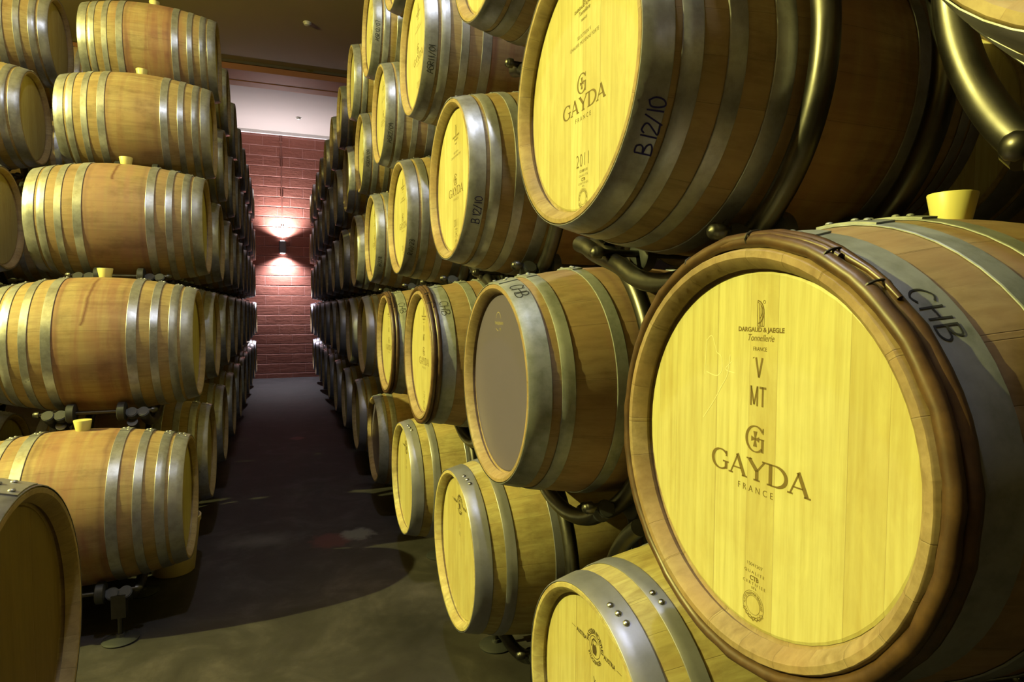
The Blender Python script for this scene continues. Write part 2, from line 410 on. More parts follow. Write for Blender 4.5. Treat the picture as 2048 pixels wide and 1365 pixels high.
def body_mesh(mat, rim=0.031):
    prof = []
    inner = [(rim + 0.004, HR - 0.004), (rim - 0.0005, HR + 0.0075), (rim - 0.007, HR + 0.0075), (rim - 0.008, HR + 0.004), (0.006, 0.2685), (0.0, 0.2750)]
    prof += inner
    prof += [(0.0, RB(0) - 0.002), (0.002, RB(0))]
    n = 20
    for i in range(1, n): prof.append((BL * i / n, RB(BL * i / n)))
    prof += [(BL - x, r) for x, r in reversed([(p, q) for p, q in inner + [(0.0, RB(0) - 0.002), (0.002, RB(0))]])]
    mb = MB(); mb.revolve_x(prof, 64)
    return mb.mesh('staves', mat, True, 30)
def head_mesh(mat):
    """disc with a bevelled edge facing -X, centre at the origin"""
    mb = MB(); n = 56; prof = [(HR + 0.001, 0.0015), (HR - 0.003, 0.0), (0.0, 0.0)]
    vs = []; fs = []
    for r, x in prof[:2]:
        for i in range(n):
            t = 2 * PI * i / n; vs.append((x, r * math.cos(t), r * math.sin(t)))
    for i in range(n):
        fs.append((i, (i + 1) % n, n + (i + 1) % n, n + i))
    fs.append(tuple(n + i for i in range(n)))
    for i in range(n):
        t = 2 * PI * i / n; vs.append((0.018, (HR + 0.001) * math.cos(t), (HR + 0.001) * math.sin(t)))
    for i in range(n): fs.append((i, 2 * n + i, 2 * n + (i + 1) % n, (i + 1) % n))
    fs.append(tuple(2 * n + i for i in range(n))[::-1])
    mb.add(vs, fs)
    return mb.mesh('head', mat, True, 12)
TH = 0.0032
def hoop_mesh(x0, x1, mat, rivets=True, flip=False):
    """band from x0 to x1 around the staves"""
    mb = MB()
    def o(x): return RB(min(max(x, 0), BL)) + TH
    i_ = 0.001
    prof = [(x0, o(x0) - TH + i_), (x0, o(x0) - .0008), (x0 + .0012, o(x0 + .0012)), ((x0 + x1) / 2, o((x0 + x1) / 2)), (x1 - .0012, o(x1 - .0012)), (x1, o(x1) - .0008), (x1, o(x1) - TH + i_)]
    mb.revolve_x(prof, 64)
    if rivets:
        # overlap tongue and rivets near the top
        xm = (x0 + x1) / 2
        vs = []; fs = []
        for j, xx in enumerate((x0 + .001, x1 - .001)):
            for i in range(7):
                t = R(84 + i * 3); r_ = o(xx) + 0.0028; vs.append((xx, r_ * math.cos(t), r_ * math.sin(t)))
        for j, xx in enumerate((x0 + .001, x1 - .001)):
            for i in range(7):
                t = R(84 + i * 3); r_ = o(xx) - 0.001; vs.append((xx, r_ * math.cos(t), r_ * math.sin(t)))
        for i in range(6):
            fs.append((i, i + 1, 7 + i + 1, 7 + i)); fs.append((14 + i, i, i + 1, 14 + i + 1)); fs.append((21 + i, 7 + i, 7 + i + 1, 21 + i + 1))
        fs += [(0, 7, 21, 14), (6, 13, 27, 20)]
        mb.add(vs, fs)
        for dx, t in ((-0.25, 87), (0.25, 92), (0, 97)):
            xx = xm + dx * (x1 - x0); t = R(t); r_ = o(xx) + 0.0028
            mb.dome((xx, r_ * math.cos(t), r_ * math.sin(t)), (0, math.cos(t), math.sin(t)), 0.0062)
    return mb.mesh('hoop', mat, True, 30)
def bung_mesh():
    mb = MB(); mb.lathe_z([(0.027, 0.0), (0.036, 0.048), (0.035, 0.050)], (BL / 2, 0, RB(BL / 2) - 0.004), 24)
    return mb.mesh('bung', M['wax'], True, 40)

STD = [(0.0, 0.055), (0.068, 0.105), (0.150, 0.184), (0.238, 0.280)]
THREE = [(0.0, 0.058), (0.082, 0.117), (0.224, 0.258)]
NEWH = [(0.0, 0.058), (0.102, 0.139), (0.268, 0.301)]
WITH = [(0.040, 0.098), (0.175, 0.212), (0.262, 0.295)]
_mesh = {}
def cached(key, fn):
    if key not in _mesh: _mesh[key] = fn()
    return _mesh[key]

def rivet_obj(parent, x, adeg):
    t = R(adeg); r_ = RB(x) + TH
    me = cached('rivet', lambda: (lambda mb: (mb.dome((0, 0, 0), (0, 0, 1), 0.0075, 0.7), mb.mesh('rivet', M['rivet']))[1])(MB()))
    o = link('rivet', me, parent, (x, r_ * math.cos(t), r_ * math.sin(t)))
    o.rotation_euler = (t - PI / 2, 0, 0)
    return o

def withy_meshes():
    out = []
    for x, rr, a0 in ((0.010, 0.2975, 62), (0.031, 0.3005, 78)):
        mb = MB(); pts = []; rad = []
        n = 90
        for i in range(n + 1):                # a full turn plus an overlap whose ends taper and lift
            f = i / n; t = R(a0 + 418 * f)
            lift = 0.010 * max(0, (f - 0.86) / 0.14) + 0.0015 * math.sin(23 * t) * 0.5
            rr2 = rr + lift
            xx = x + 0.0012 * math.sin(5 * t) + (0.006 * max(0, (f - 0.86) / 0.14) if x < 0.02 else -0.006 * max(0, (f - 0.86) / 0.14))
            pts.append((xx, rr2 * math.cos(t), rr2 * math.sin(t)))
            rad.append(0.0098 * min(1, 0.35 + f * 8, 0.35 + (1 - f) * 8) * (1 + 0.06 * math.sin(31 * t)))
        mb.tube(pts, rad, 10, True, 1.15)
        out.append(mb.mesh('withy_hoop', M['withy'], True, 60))
    ties = MB()
    for deg in (66, 92, 118, 131):
        t = R(deg)
        for off in (0.0,):
            pts = []
            for k in range(13):
                p = 2 * PI * k / 12
                rr = 0.3005 + 0.0122 * math.sin(p); xx = 0.0205 + 0.0205 * math.cos(p)
                tt = t + off / 0.3
                pts.append((xx, rr * math.cos(tt), rr * math.sin(tt)))
            ties.tube(pts, 0.0017, 6, False, 1.0, (0, -math.sin(t), math.cos(t)))
    return out, ties.mesh('wire_tie', M['wire'])

def build_barrel(name, label, kind, hoops, hoopm, bodym, headm, group=None, bung=True, col=(0.6, 0, 0, 1), rivets=True, withy=False, hoop_mats=None):
    t = thing(name, label, 'barrel', (0, 0, 0), 0, group)
    b_ = link('staves', cached(('body', bodym), lambda: body_mesh(M[bodym])), t); b_.color = col
    h1 = link('head', cached(('head', headm), lambda: head_mesh(M[headm])), t, (0.0305, 0, 0)); h1.color = col
    h2 = link('head', cached(('head', 'head_new'), lambda: head_mesh(M['head_new'])), t, (BL - 0.0305, 0, 0)); h2.rotation_euler = (0, 0, PI)
    for i, (x0, x1) in enumerate(hoops):
        hm = hoopm
        for side in (0, 1):
            a_, c_ = (x0, x1) if side == 0 else (BL - x1, BL - x0)
            link('hoop', cached(('hoop', a_, c_, hm, rivets), lambda: hoop_mesh(a_, c_, M[hm], rivets)), t)
    if withy:
        (w1, w2), tie = cached('withy', withy_meshes)
        link('withy_hoop', w1, t); link('withy_hoop', w2, t); link('wire_tie', tie, t)
    if bung: link('bung', cached('bung', bung_mesh), t)
    return t

# ------------------------------------------------------------------ lettering
def ribbon(mb, pts, wd, project, closed=False):
    """flat stroke through 2-D pts, width wd (float or list), lifted onto a surface by project(u, v)"""
    n = len(pts); P2 = [Vector((p[0], p[1])) for p in pts]; L = []; Rr = []
    for i in range(n):
        a_ = P2[(i - 1) % n] if closed or i > 0 else P2[i]; b_ = P2[(i + 1) % n] if closed or i < n - 1 else P2[i]
        d = (b_ - a_)
        if d.length < 1e-9: d = Vector((1, 0))
        d.normalize(); nn = Vector((-d.y, d.x)); ww = (wd[i] if hasattr(wd, '__len__') else wd) / 2
        L.append(P2[i] + nn * ww); Rr.append(P2[i] - nn * ww)
    vs = [project(*p) for p in L] + [project(*p) for p in Rr]
    fs = [(i, (i + 1) % n, n + (i + 1) % n, n + i) for i in range(n if closed else n - 1)]
    mb.add(vs, fs)
def poly(mb, pts, project): mb.add([project(*p) for p in pts], [tuple(range(len(pts)))])
def arc(cx, cy, rx, ry, a0, a1, n=20): return [(cx + rx * math.cos(R(a0 + (a1 - a0) * i / n)), cy + ry * math.sin(R(a0 + (a1 - a0) * i / n))) for i in range(n + 1)]
LIFT = 0.0302
def on_head(u, v): return (LIFT, -u, v)     # seen from the aisle: u to the right, v up

def font_text(mb, s, cx, cy, size, project, shear=0.0, sx=1.0, bold=0.0, space=1.0, align='CENTER', curve=None):
    cu = bpy.data.curves.new('tmp', 'FONT'); cu.body = s; cu.size = 1.0; cu.shear = shear; cu.offset = bold
    cu.space_character = space; cu.align_x = align; cu.resolution_u = 3; cu.fill_mode = 'BOTH'
    o = bpy.data.objects.new('tmp', cu); COL.objects.link(o)
    dg = bpy.context.evaluated_depsgraph_get(); dg.update()
    me = bpy.data.meshes.new_from_object(o.evaluated_get(dg))
    k = size / 0.72
    if curve:
        r_, a0, sg = curve                     # circle radius, centre angle, direction
        def pr(x, y):
            th = R(a0) - sg * (x * sx * k) / r_; rr = r_ + sg * y * k
            return project(cx + rr * math.cos(th), cy + rr * math.sin(th))
    else:
        def pr(x, y): return project(cx + x * sx * k, cy + y * k)
    mb.add([pr(v.co.x, v.co.y) for v in me.vertices], [tuple(p.vertices) for p in me.polygons])
    bpy.data.objects.remove(o); bpy.data.curves.remove(cu); bpy.data.meshes.remove(me)

def serif_glyph(mb, ch, x, y, h, wd, project):
    """wide roman capitals, lower left corner at x, y"""
    P = lambda a_, b_: (x + a_ * wd, y + b_ * h)
    thick, thin = 0.215 * h, 0.075 * h
    def seg(a_, b_, t): ribbon(mb, [P(*a_), P(*b_)], t, project)
    def serif(cx_, cy_, w_=0.28, dirn=1):
        ribbon(mb, [P(cx_ - w_ / 2, cy_), P(cx_ + w_ / 2, cy_)], thin * 1.1, project)
    if ch == 'G':
        pts = [P(0.52 + 0.48 * math.cos(R(t)), 0.5 + 0.5 * math.sin(R(t))) for t in range(42, 322, 8)]
        ws = [thin + (thick - thin) * abs(math.sin(R(t - 90))) ** 1.3 * (1 if 100 < t < 270 else 0.75) for t in range(42, 322, 8)]
        ribbon(mb, pts, ws, project)
        seg((0.86, 0.42), (0.86, 0.06), thick * 0.9); serif(0.84, 0.43, 0.36)
        seg((0.88, 0.98), (0.88, 0.70), thin * 1.6)
    elif ch == 'A':
        seg((0.50, 1.0), (0.10, 0.02), thin * 1.2); seg((0.47, 1.03), (0.88, 0.02), thick)
        seg((0.24, 0.34), (0.70, 0.34), thin); serif(0.10, 0.02, 0.26); serif(0.90, 0.02, 0.30)
    elif ch == 'Y':
        seg((0.10, 0.98), (0.52, 0.46), thick); seg((0.92, 0.98), (0.53, 0.46), thin * 1.3); seg((0.52, 0.5), (0.52, 0.02), thick)
        serif(0.10, 0.98, 0.30); serif(0.92, 0.98, 0.26); serif(0.52, 0.02, 0.34)
    elif ch == 'D':
        seg((0.18, 0.98), (0.18, 0.02), thick); serif(0.14, 0.98, 0.26); serif(0.14, 0.02, 0.26)
        pts = [P(0.22, 0.98)] + [P(0.40 + 0.56 * math.cos(R(t)), 0.5 + 0.48 * math.sin(R(t))) for t in range(90, -91, -10)] + [P(0.22, 0.02)]
        ws = [thin] + [thin + (thick - thin) * math.cos(R(t)) ** 1.2 for t in range(90, -91, -10)] + [thin]
        ribbon(mb, pts, ws, project)

def gayda(mb, cx, base, width, h, project):
    """the word with its emblem above and country below"""
    x = cx - width / 2; gl = width / 5.0
    for i, ch in enumerate('GAYDA'):
        serif_glyph(mb, ch, x + i * gl + 0.001, base, h, gl * 0.95, project)
def g_emblem(mb, cx, cy, h, project):
    r_ = h / 2
    pts = []; ws = []
    for t in range(38, 326, 8):
        pts.append((cx + 0.95 * r_ * math.cos(R(t)), cy + r_ * math.sin(R(t)))); ws.append(r_ * (0.10 + 0.17 * abs(math.cos(R(t))) ** 1.2))
    ribbon(mb, pts, ws, project)
    ribbon(mb, [(cx + 0.80 * r_, cy + 0.95 * r_), (cx + 0.80 * r_, cy + 0.48 * r_)], r_ * 0.11, project)
    ribbon(mb, [(cx + 0.75 * r_, cy + 0.06 * r_), (cx + 0.75 * r_, cy - 0.95 * r_)], r_ * 0.26, project)
    ribbon(mb, [(cx + 0.42 * r_, cy + 0.05 * r_), (cx + 0.92 * r_, cy + 0.05 * r_)], r_ * 0.10, project)
    for a_ in (0, 90, 180, 270):              # flared cross inside the letter
        ca, sa = math.cos(R(a_)), math.sin(R(a_)); L = 0.60 * r_ if a_ in (90, 270) else 0.42 * r_
        q = [(0.0, 0.05 * r_), (L, 0.21 * r_), (L, -0.21 * r_), (0.0, -0.05 * r_)]
        poly(mb, [(cx - 0.02 * r_ + u * ca - v * sa, cy + u * sa + v * ca) for u, v in q], project)
def d_logo(mb, cx, cy, h, project):
    w_ = h * 0.36; x0 = cx - w_ / 2; y0 = cy - h / 2
    rib = lambda pts, t: ribbon(mb, pts, t, project)
    for i, f in enumerate((0, .28, .50, .74, 1.0)):
        top = y0 + h * (1.0 if i == 0 else .93 - f * .16 if i < 3 else (.80 if i == 3 else .55))
        rib([(x0 + w_ * f, y0), (x0 + w_ * f, top)], h * 0.022)
    rib([(x0, y0), (x0 + w_, y0)], h * 0.03)
    rib(arc(x0, y0 + h * 0.55, w_ * 0.95, h * 0.45, 90, -82, 16), h * 0.05)
    rib(arc(x0, y0 + h * 0.60, w_ * 0.72, h * 0.33, 90, -60, 14), h * 0.022)
    c_ = arc(x0 + w_ * 1.0, y0 + h * 0.95, h * 0.055, h * 0.06, 0, 360, 14)[:-1]
    ribbon(mb, c_, h * 0.018, project, True)
def seal(mb, cx, cy, r_, project):
    ribbon(mb, arc(cx, cy, r_, r_, 0, 360, 40)[:-1], 0.0006, project, True)
    ribbon(mb, arc(cx, cy, r_ * 0.66, r_ * 0.66, 0, 360, 36)[:-1], 0.0006, project, True)
    font_text(mb, 'FUT DE TRADITION FRANCAISE', cx, cy, r_ * 0.20, project, curve=(r_ * 0.72, 92, 1), sx=0.62, bold=0.01)
    for k in range(7):                        # a spray of oak leaves closes the ring
        a_ = 215 + k * 19; px, py = cx + r_ * 0.95 * math.cos(R(a_)), cy + r_ * 0.95 * math.sin(R(a_))
        pts = [(px + r_ * (0.15 + 0.05 * math.cos(5 * R(t))) * math.cos(R(t)), py + r_ * (0.11 + 0.04 * math.cos(5 * R(t))) * math.sin(R(t))) for t in range(0, 360, 15)]
        ribbon(mb, pts, 0.0007, project, True)
    ribbon(mb, [(cx, cy - r_ * 1.15), (cx, cy - r_ * 0.9), (cx + r_ * .3, cy - r_ * .82)], 0.0009, project)

def stamp_cooper(mb, cx, cy, project):
    d_logo(mb, cx, cy + 0.197, 0.036, project)
    font_text(mb, 'DARGAUD & JAEGLE', cx, cy + 0.171, 0.0066, project, bold=0.03, sx=1.05)
    font_text(mb, 'Tonnellerie', cx, cy + 0.158, 0.0098, project, shear=0.35, sx=0.82)
    font_text(mb, 'FRANCE', cx, cy + 0.144, 0.0058, project, sx=0.9)
def stamp_small(mb, cx, cy, num, project):
    font_text(mb, num, cx, cy - 0.168, 0.0052, project, sx=1.1, bold=-0.01)
    font_text(mb, 'QUALITE', cx, cy - 0.179, 0.0046, project, sx=1.1, space=1.55)
    font_text(mb, 'CTB', cx, cy - 0.1885, 0.0066, project, bold=0.035)
    font_text(mb, 'CERTIFIEE', cx, cy - 0.1955, 0.0046, project, sx=1.1, space=1.5)
    font_text(mb, 'N\u00b06', cx, cy - 0.2015, 0.0042, project)
    seal(mb, cx - 0.001, cy - 0.2245, 0.0205, project)
OFF = 0.010
def piece(name, mat, fn):
    mb = MB(); fn(mb); return (name, mb.mesh(name, mat, False))
def stamp_front():
    def brand(mb):
        g_emblem(mb, OFF - 0.004, 0.0175, 0.037, on_head)
        gayda(mb, OFF - 0.0005, -0.042, 0.192, 0.030, on_head)
        font_text(mb, 'FRANCE', OFF - 0.003, -0.0605, 0.0095, on_head, sx=0.95, space=1.75)
    def letters(mb):
        q = lambda pts, t: ribbon(mb, [(OFF + a_, b_) for a_, b_ in pts], t, on_head)
        q([(-.0062, .1345), (0.0, .1062)], .0034); q([(.0062, .1345), (0.0, .1062)], .0034)
        q([(-.0145, .065), (-.0145, .0935)], .0032); q([(-.0022, .065), (-.0022, .0935)], .0032)
        q([(-.0145, .0930), (-.0084, .0670)], .0028); q([(-.0022, .0930), (-.0084, .0670)], .0028)
        q([(.0018, .0920), (.0146, .0920)], .0032); q([(.0082, .0935), (.0082, .065)], .0034)
        q([(-.0125, .1330), (-.0095, .1345)], .0012)
    return [piece('maker_mark', M['burn'], lambda mb: stamp_cooper(mb, OFF + .001, 0, on_head)), piece('burned_letters', M['burn'], letters),
            piece('brand_mark', M['burn'], brand), piece('quality_seal', M['burn'], lambda mb: stamp_small(mb, OFF, 0, '15041207', on_head))]
def stamp_2011():
    def brand(mb):
        g_emblem(mb, OFF, 0.005, 0.040, on_head)
        gayda(mb, OFF + 0.006, -0.052, 0.192, 0.030, on_head)
        font_text(mb, 'FRANCE', OFF + 0.006, -0.0715, 0.0095, on_head, sx=0.95, space=1.75)
    def sel(mb):
        font_text(mb, 'SELECTION V', OFF + .008, 0.100, 0.0078, on_head, sx=0.95, bold=-0.01)
        font_text(mb, 'CHAUFFE MOYENNE FORTE', OFF + .008, 0.086, 0.0078, on_head, sx=0.95, bold=-0.01)
    return [piece('maker_mark', M['burn'], lambda mb: stamp_cooper(mb, OFF + .008, -0.012, on_head)), piece('toasting_mark', M['burn'], sel), piece('brand_mark', M['burn'], brand),
            piece('year_mark', M['burn'], lambda mb: font_text(mb, '2011', OFF + 0.008, -0.168, 0.0285, on_head, sx=0.72, bold=-0.012, space=1.15)),
            piece('quality_seal', M['burn'], lambda mb: (font_text(mb, '12108F118', OFF + .010, -0.180, 0.0060, on_head, sx=1.0), stamp_small(mb, OFF + 0.010, -0.010, '', on_head)))]
def stamp_new():
    mb = MB(); mb_y = MB(); c = 0.160
    font_text(mb, 'FASSBINDEREI', 0, c, 0.0105, on_head, curve=(0.0275, 90, 1), bold=0.03, sx=0.95)
    font_text(mb, 'STOCKINGER', 0, c, 0.0085, on_head, curve=(0.0365, 270, -1), bold=0.03, sx=0.95)
    ribbon(mb, arc(0, c, 0.0235, 0.0235, 0, 360, 40)[:-1], 0.0014, on_head, True)
    poly(mb, [(-.009, c - .017), (-.0115, c - .006), (-.009, c + .004), (.006, c + .004), (.0085, c - .006), (.006, c - .017)], on_head)
    ribbon(mb, [(-.015, c - .004), (-.012, c + .010), (-.004, c + .017), (.004, c + .014)], 0.0035, on_head)
    ribbon(mb, arc(.004, c + .008, .010, .008, 200, 20, 10), 0.0012, on_head)
    ribbon(mb, arc(-.006, c + .012, .012, .010, 120, -60, 10), 0.0012, on_head)
    for s_ in (-1, 1):
        font_text(mb, 'AUSTRIA', s_ * 0.063, c - 0.004, 0.0095, on_head, bold=0.03, sx=0.9)
        ribbon(mb, [(s_ * 0.092, c), (s_ * 0.112, c)], 0.0012, on_head)
    # the small marks burned below the emblem
    y = 0.075
    ribbon(mb_y, [(-.004, y + .018), (0, y + .008), (.004, y + .014)], 0.0022, on_head); ribbon(mb_y, [(0, y + .009), (0, y - .004)], 0.003, on_head)
    ribbon(mb_y, [(-.006, y - .016), (-.006, y - .030)], 0.003, on_head); ribbon(mb_y, [(.004, y - .016), (.004, y - .030), (.009, y - .030)], 0.002, on_head)
    return [('maker_emblem', mb.mesh('maker_emblem', M['burn_dark'], False)), ('burned_letters', mb_y.mesh('burned_letters', M['burn_dark'], False))]
def stamp_grey():
    mb = MB(); c = 0.175
    ribbon(mb, arc(-0.025 + .0, c + .012, 0.020, 0.018, 0, 180, 16), 0.0022, on_head)
    font_text(mb, 'TONNELLERIE BARON', -0.020, c - .006, 0.0085, on_head, sx=0.62, bold=0.02)
    ribbon(mb, arc(-0.028, c - .008, 0.020, 0.016, 215, 275, 8), 0.0022, on_head)
    font_text(mb, 'I.M', -0.010, c - .024, 0.0085, on_head, sx=0.8, bold=0.02)
    return [('printed_logo', mb.mesh('printed_logo', M['etch'], False))]

STROKES = {
 'B': [[(0.1, 0), (0.1, 1)], [(0.1, 1), (0.5, .98), (0.62, .78), (0.45, .56), (0.1, .5)], [(0.1, .5), (0.6, .45), (0.75, .22), (0.5, .02), (0.05, 0)]],
 '1': [[(0.3, 1), (0.3, 0)]],
 '2': [[(0.05, .8), (0.25, 1), (0.6, .92), (0.62, .7), (0.3, .3), (0.05, .02), (0.7, .04)]],
 '/': [[(0.1, -.1), (0.6, 1.05)]],
 '0': [[(0.4, 1), (0.12, .8), (0.08, .4), (0.3, .02), (0.6, .2), (0.68, .65), (0.4, 1)]],
 'A': [[(0.0, 0), (0.35, 1), (0.7, 0)], [(0.15, .4), (0.6, .4)]],
 'S': [[(0.6, .9), (0.3, 1), (0.08, .75), (0.4, .5), (0.62, .25), (0.35, 0), (0.05, .1)]],
 'R': [[(0.1, 0), (0.1, 1), (0.55, .95), (0.55, .6), (0.1, .5), (0.65, 0)]],
 '7': [[(0.05, 1), (0.65, 1), (0.3, 0)]],
 '9': [[(0.6, .75), (0.35, 1), (0.1, .75), (0.35, .5), (0.6, .75), (0.5, 0)]],
 '3': [[(0.1, .95), (0.5, 1), (0.55, .7), (0.25, .52), (0.6, .35), (0.5, .03), (0.05, .05)]],
 '8': [[(0.35, .5), (0.1, .75), (0.35, 1), (0.6, .75), (0.35, .5), (0.08, .25), (0.35, 0), (0.62, .25), (0.35, .5)]],
 'C': [[(0.75, .85), (0.45, 1), (0.12, .7), (0.1, .25), (0.4, .02), (0.7, .15)]],
 'H': [[(0.1, 0), (0.15, 1)], [(0.65, .02), (0.72, 1)], [(0.1, .5), (0.72, .52)]],
}
def smooth_line(pts, n=4):
    if len(pts) < 3: return pts
    out = []
    for i in range(len(pts) - 1):
        p0 = Vector(pts[max(i - 1, 0)]); p1 = Vector(pts[i]); p2 = Vector(pts[i + 1]); p3 = Vector(pts[min(i + 2, len(pts) - 1)])
        for k in range(n):
            t = k / n
            out.append(tuple(0.5 * ((2 * p1) + (-p0 + p2) * t + (2 * p0 - 5 * p1 + 4 * p2 - p3) * t * t + (-p0 + 3 * p1 - 3 * p2 + p3) * t ** 3)))
    out.append(pts[-1]); return out
def hoop_writing(text, a0, x_base, h, up_sign, dirn, mat, pitch=None, wd=0.0026):
    """hand-written marks on a hoop; starts at angle a0 (deg), dirn = sign of angular travel, up_sign = +1 if letter tops point away from the head"""
    mb = MB(); adv = (pitch or h * 0.85)
    def pr(u, v):
        x = x_base + up_sign * v; th = R(a0) + dirn * u / 0.29; r_ = RB(x) + TH + 0.0007
        return (x, r_ * math.cos(th), r_ * math.sin(th))
    u = 0
    for ch in text:
        if ch == ' ': u += adv * 0.6; continue
        for st in STROKES[ch]:
            ribbon(mb, smooth_line([(u + p[0] * h * 0.9 + random.uniform(-.03, .03) * h, p[1] * h + random.uniform(-.03, .03) * h) for p in st]), wd, pr)
        u += adv * (0.72 if ch in '1' else 1.0)
    return mb.mesh('marker_writing', mat, False)

# ------------------------------------------------------------------ racks
def catmull(pts, n=6):
    out = []
    for i in range(len(pts) - 1):
        p0, p1, p2, p3 = (Vector(pts[max(i - 1, 0)]), Vector(pts[i]), Vector(pts[i + 1]), Vector(pts[min(i + 2, len(pts) - 1)]))
        for k in range(n):
            t = k / n
            out.append(0.5 * ((2 * p1) + (-p0 + p2) * t + (2 * p0 - 5 * p1 + 4 * p2 - p3) * t * t + (-p0 + 3 * p1 - 3 * p2 + p3) * t ** 3))
    out.append(Vector(pts[-1])); return out
RR = 0.408
TX = (0.232, 0.282, BL - 0.282, BL - 0.232)   # tube planes: outer, inner, inner, outer
def ringpt(c, a_, r_=RR): return (c[0] + r_ * math.cos(R(a_)), c[1] + r_ * math.sin(R(a_)))

def cradle_mesh(x, left, right, base, near, ends=(118, 110, 103)):
    """left / right: (dy, dz) of the barrels below; a plain cradle when base"""
    # the end facing the near end of the stack is a capped stub, the other runs on over the barrel below
    if near < 0:
        p2 = [ringpt((0, 0), a_) for a_ in (-125, -118, -110, -98, -86, -74, -60)]
        if base: p2 += [ringpt((0, 0), a_) for a_ in (-50, -42)]
        else: p2 += [ringpt(right, a_) for a_ in ends]
    else:
        p2 = [ringpt((0, 0), a_) for a_ in (-55, -62, -70, -82, -94, -106, -120)]
        if base: p2 += [ringpt((0, 0), a_) for a_ in (-130, -138)]
        else: p2 += [ringpt(left, a_) for a_ in (62, 72, 82)]
    mb = MB(); mb.tube(catmull([(x, y, z) for y, z in p2]), 0.0235, 14)
    return mb.mesh('cradle_tube', M['tube'], True, 40)
def leg_mesh(x, c, side, near, start=None):
    """tube hugging the flank of the barrel below that faces this rack's middle"""
    a0 = start or (78 if side != near else 55)
    a1 = -84 if side != near else -43
    angs = [a0 + (a1 - a0) * i / 12 for i in range(13)]
    if side > 0: angs = [180 - v for v in angs]
    mb = MB(); mb.tube(catmull([(x, *ringpt(c, a_)) for a_ in angs]), 0.0235, 14)
    e = ringpt(c, angs[-1]); f = ringpt(c, angs[-2] * .35 + angs[-1] * .65)
    if side == near: mb.cyl((x, *f), (x, *e), 0.0275)
    mb.dome((x - 0.022, (e[0] + f[0]) / 2, (e[1] + f[1]) / 2), (-1, 0, 0), 0.019, 0.8)
    return mb.mesh('leg_tube', M['tube'], True, 40)
RODA = (-126, -54)
def build_rack(label, rowkey, left, right, base, lift=0.0, group=None, near=-1):
    t = thing('barrel_rack', label, 'rack', (0, 0, 0), 0, group)
    for x in (TX[0], TX[3]):
        link('cradle_tube', cached(('cr', x, rowkey), lambda: cradle_mesh(x, left, right, base, near, (129, 127, 125) if rowkey == ('R', 3, 0) else (118, 110, 103))), t)
    if not base:
        for x in (TX[1], TX[2]):
            for c, sd in ((left, -1), (right, 1)):
                link('leg_tube', cached(('leg', x, rowkey, sd), lambda: leg_mesh(x, c, sd, near, 56 if rowkey == ('R', 3, 0) else None)), t)
    for a_ in RODA:
        y, z = ringpt((0, 0), a_, 0.397)
        def rod():
            mb = MB(); mb.cyl((0.185, y, z), (BL - 0.185, y, z), 0.0095)
            return mb.mesh('roller_rod', M['tube'], True, 40)
        link('roller_rod', cached(('rod', a_), rod), t)
        for x in (0.325, 0.535):
            def wheel():
                mb = MB(); mb.revolve_x([(-.018, 0.010), (-.018, 0.040), (-.014, 0.046), (.014, 0.046), (.018, 0.040), (.018, 0.010)], 24)
                return mb.mesh('roller', M['rubber'], True, 40)
            link('roller', cached('wheel', wheel), t, (x, y, z))
        if (y < 0) == (near < 0):
            ca = R(-125 if near < 0 else -55); tx, tz = (math.sin(ca), -math.cos(ca)) if near < 0 else (-math.sin(ca), math.cos(ca))
            cy, cz = RR * math.cos(ca), RR * math.sin(ca)
            for x in (TX if rowkey[-1] == 'front' else (TX[0], TX[3])):
                def capm():
                    # a tube end closed by its cap
                    mb = MB(); mb.cyl((0, -tx * 0.02, -tz * 0.02), (0, tx * 0.016, tz * 0.016), 0.0262)
                    mb.cyl((0, tx * 0.015, tz * 0.015), (0, tx * 0.020, tz * 0.020), 0.0225)
                    return mb.mesh('end_cap', M['rubber'], True, 40)
                link('end_cap', cached(('cap', near), capm), t, (x, cy, cz))
        def bolt():
            mb = MB(); mb.revolve_x([(0.016, 0.0), (0.016, 0.0165), (0.0, 0.0165), (-0.001, 0.0150), (-0.006, 0.0135), (-0.010, 0.0095), (-0.0125, 0.0)], 16)
            return mb.mesh('bolt', M['tube'], True, 60)
        link('bolt', cached('bolt', bolt), t, (0.180, y, z))
        bo = link('bolt', cached('bolt', bolt), t, (BL - 0.180, y, z)); bo.rotation_euler = (0, 0, PI)
    if base:
        zf = lift                              # floor height below the barrel's axis
        for sy in (-1, 1):
            for x in (0.257, BL - 0.257):
                y, z = ringpt((0, 0), -126 if sy < 0 else -54, 0.405)
                mb = MB(); mb.box((x, y, z - 0.055), (0.055, 0.050, 0.10)); mb.cyl((x, y, z - 0.10), (x, y, -zf + 0.01), 0.0105)
                me = cached(('foot', sy, x, zf), lambda: mb.mesh('foot_post', M['tube'], False))
                fo = link('foot_post', me, t)
                mb2 = MB(); mb2.lathe_z([(0.070, 0), (0.072, 0.006), (0.060, 0.012), (0.018, 0.018), (0.016, 0.030)], (x, y, -zf + 0.0005), 26)
                link('foot_disc', cached(('disc', sy, x, zf), lambda: mb2.mesh('foot_disc', M['rubber'], True, 40)), fo)
    return t

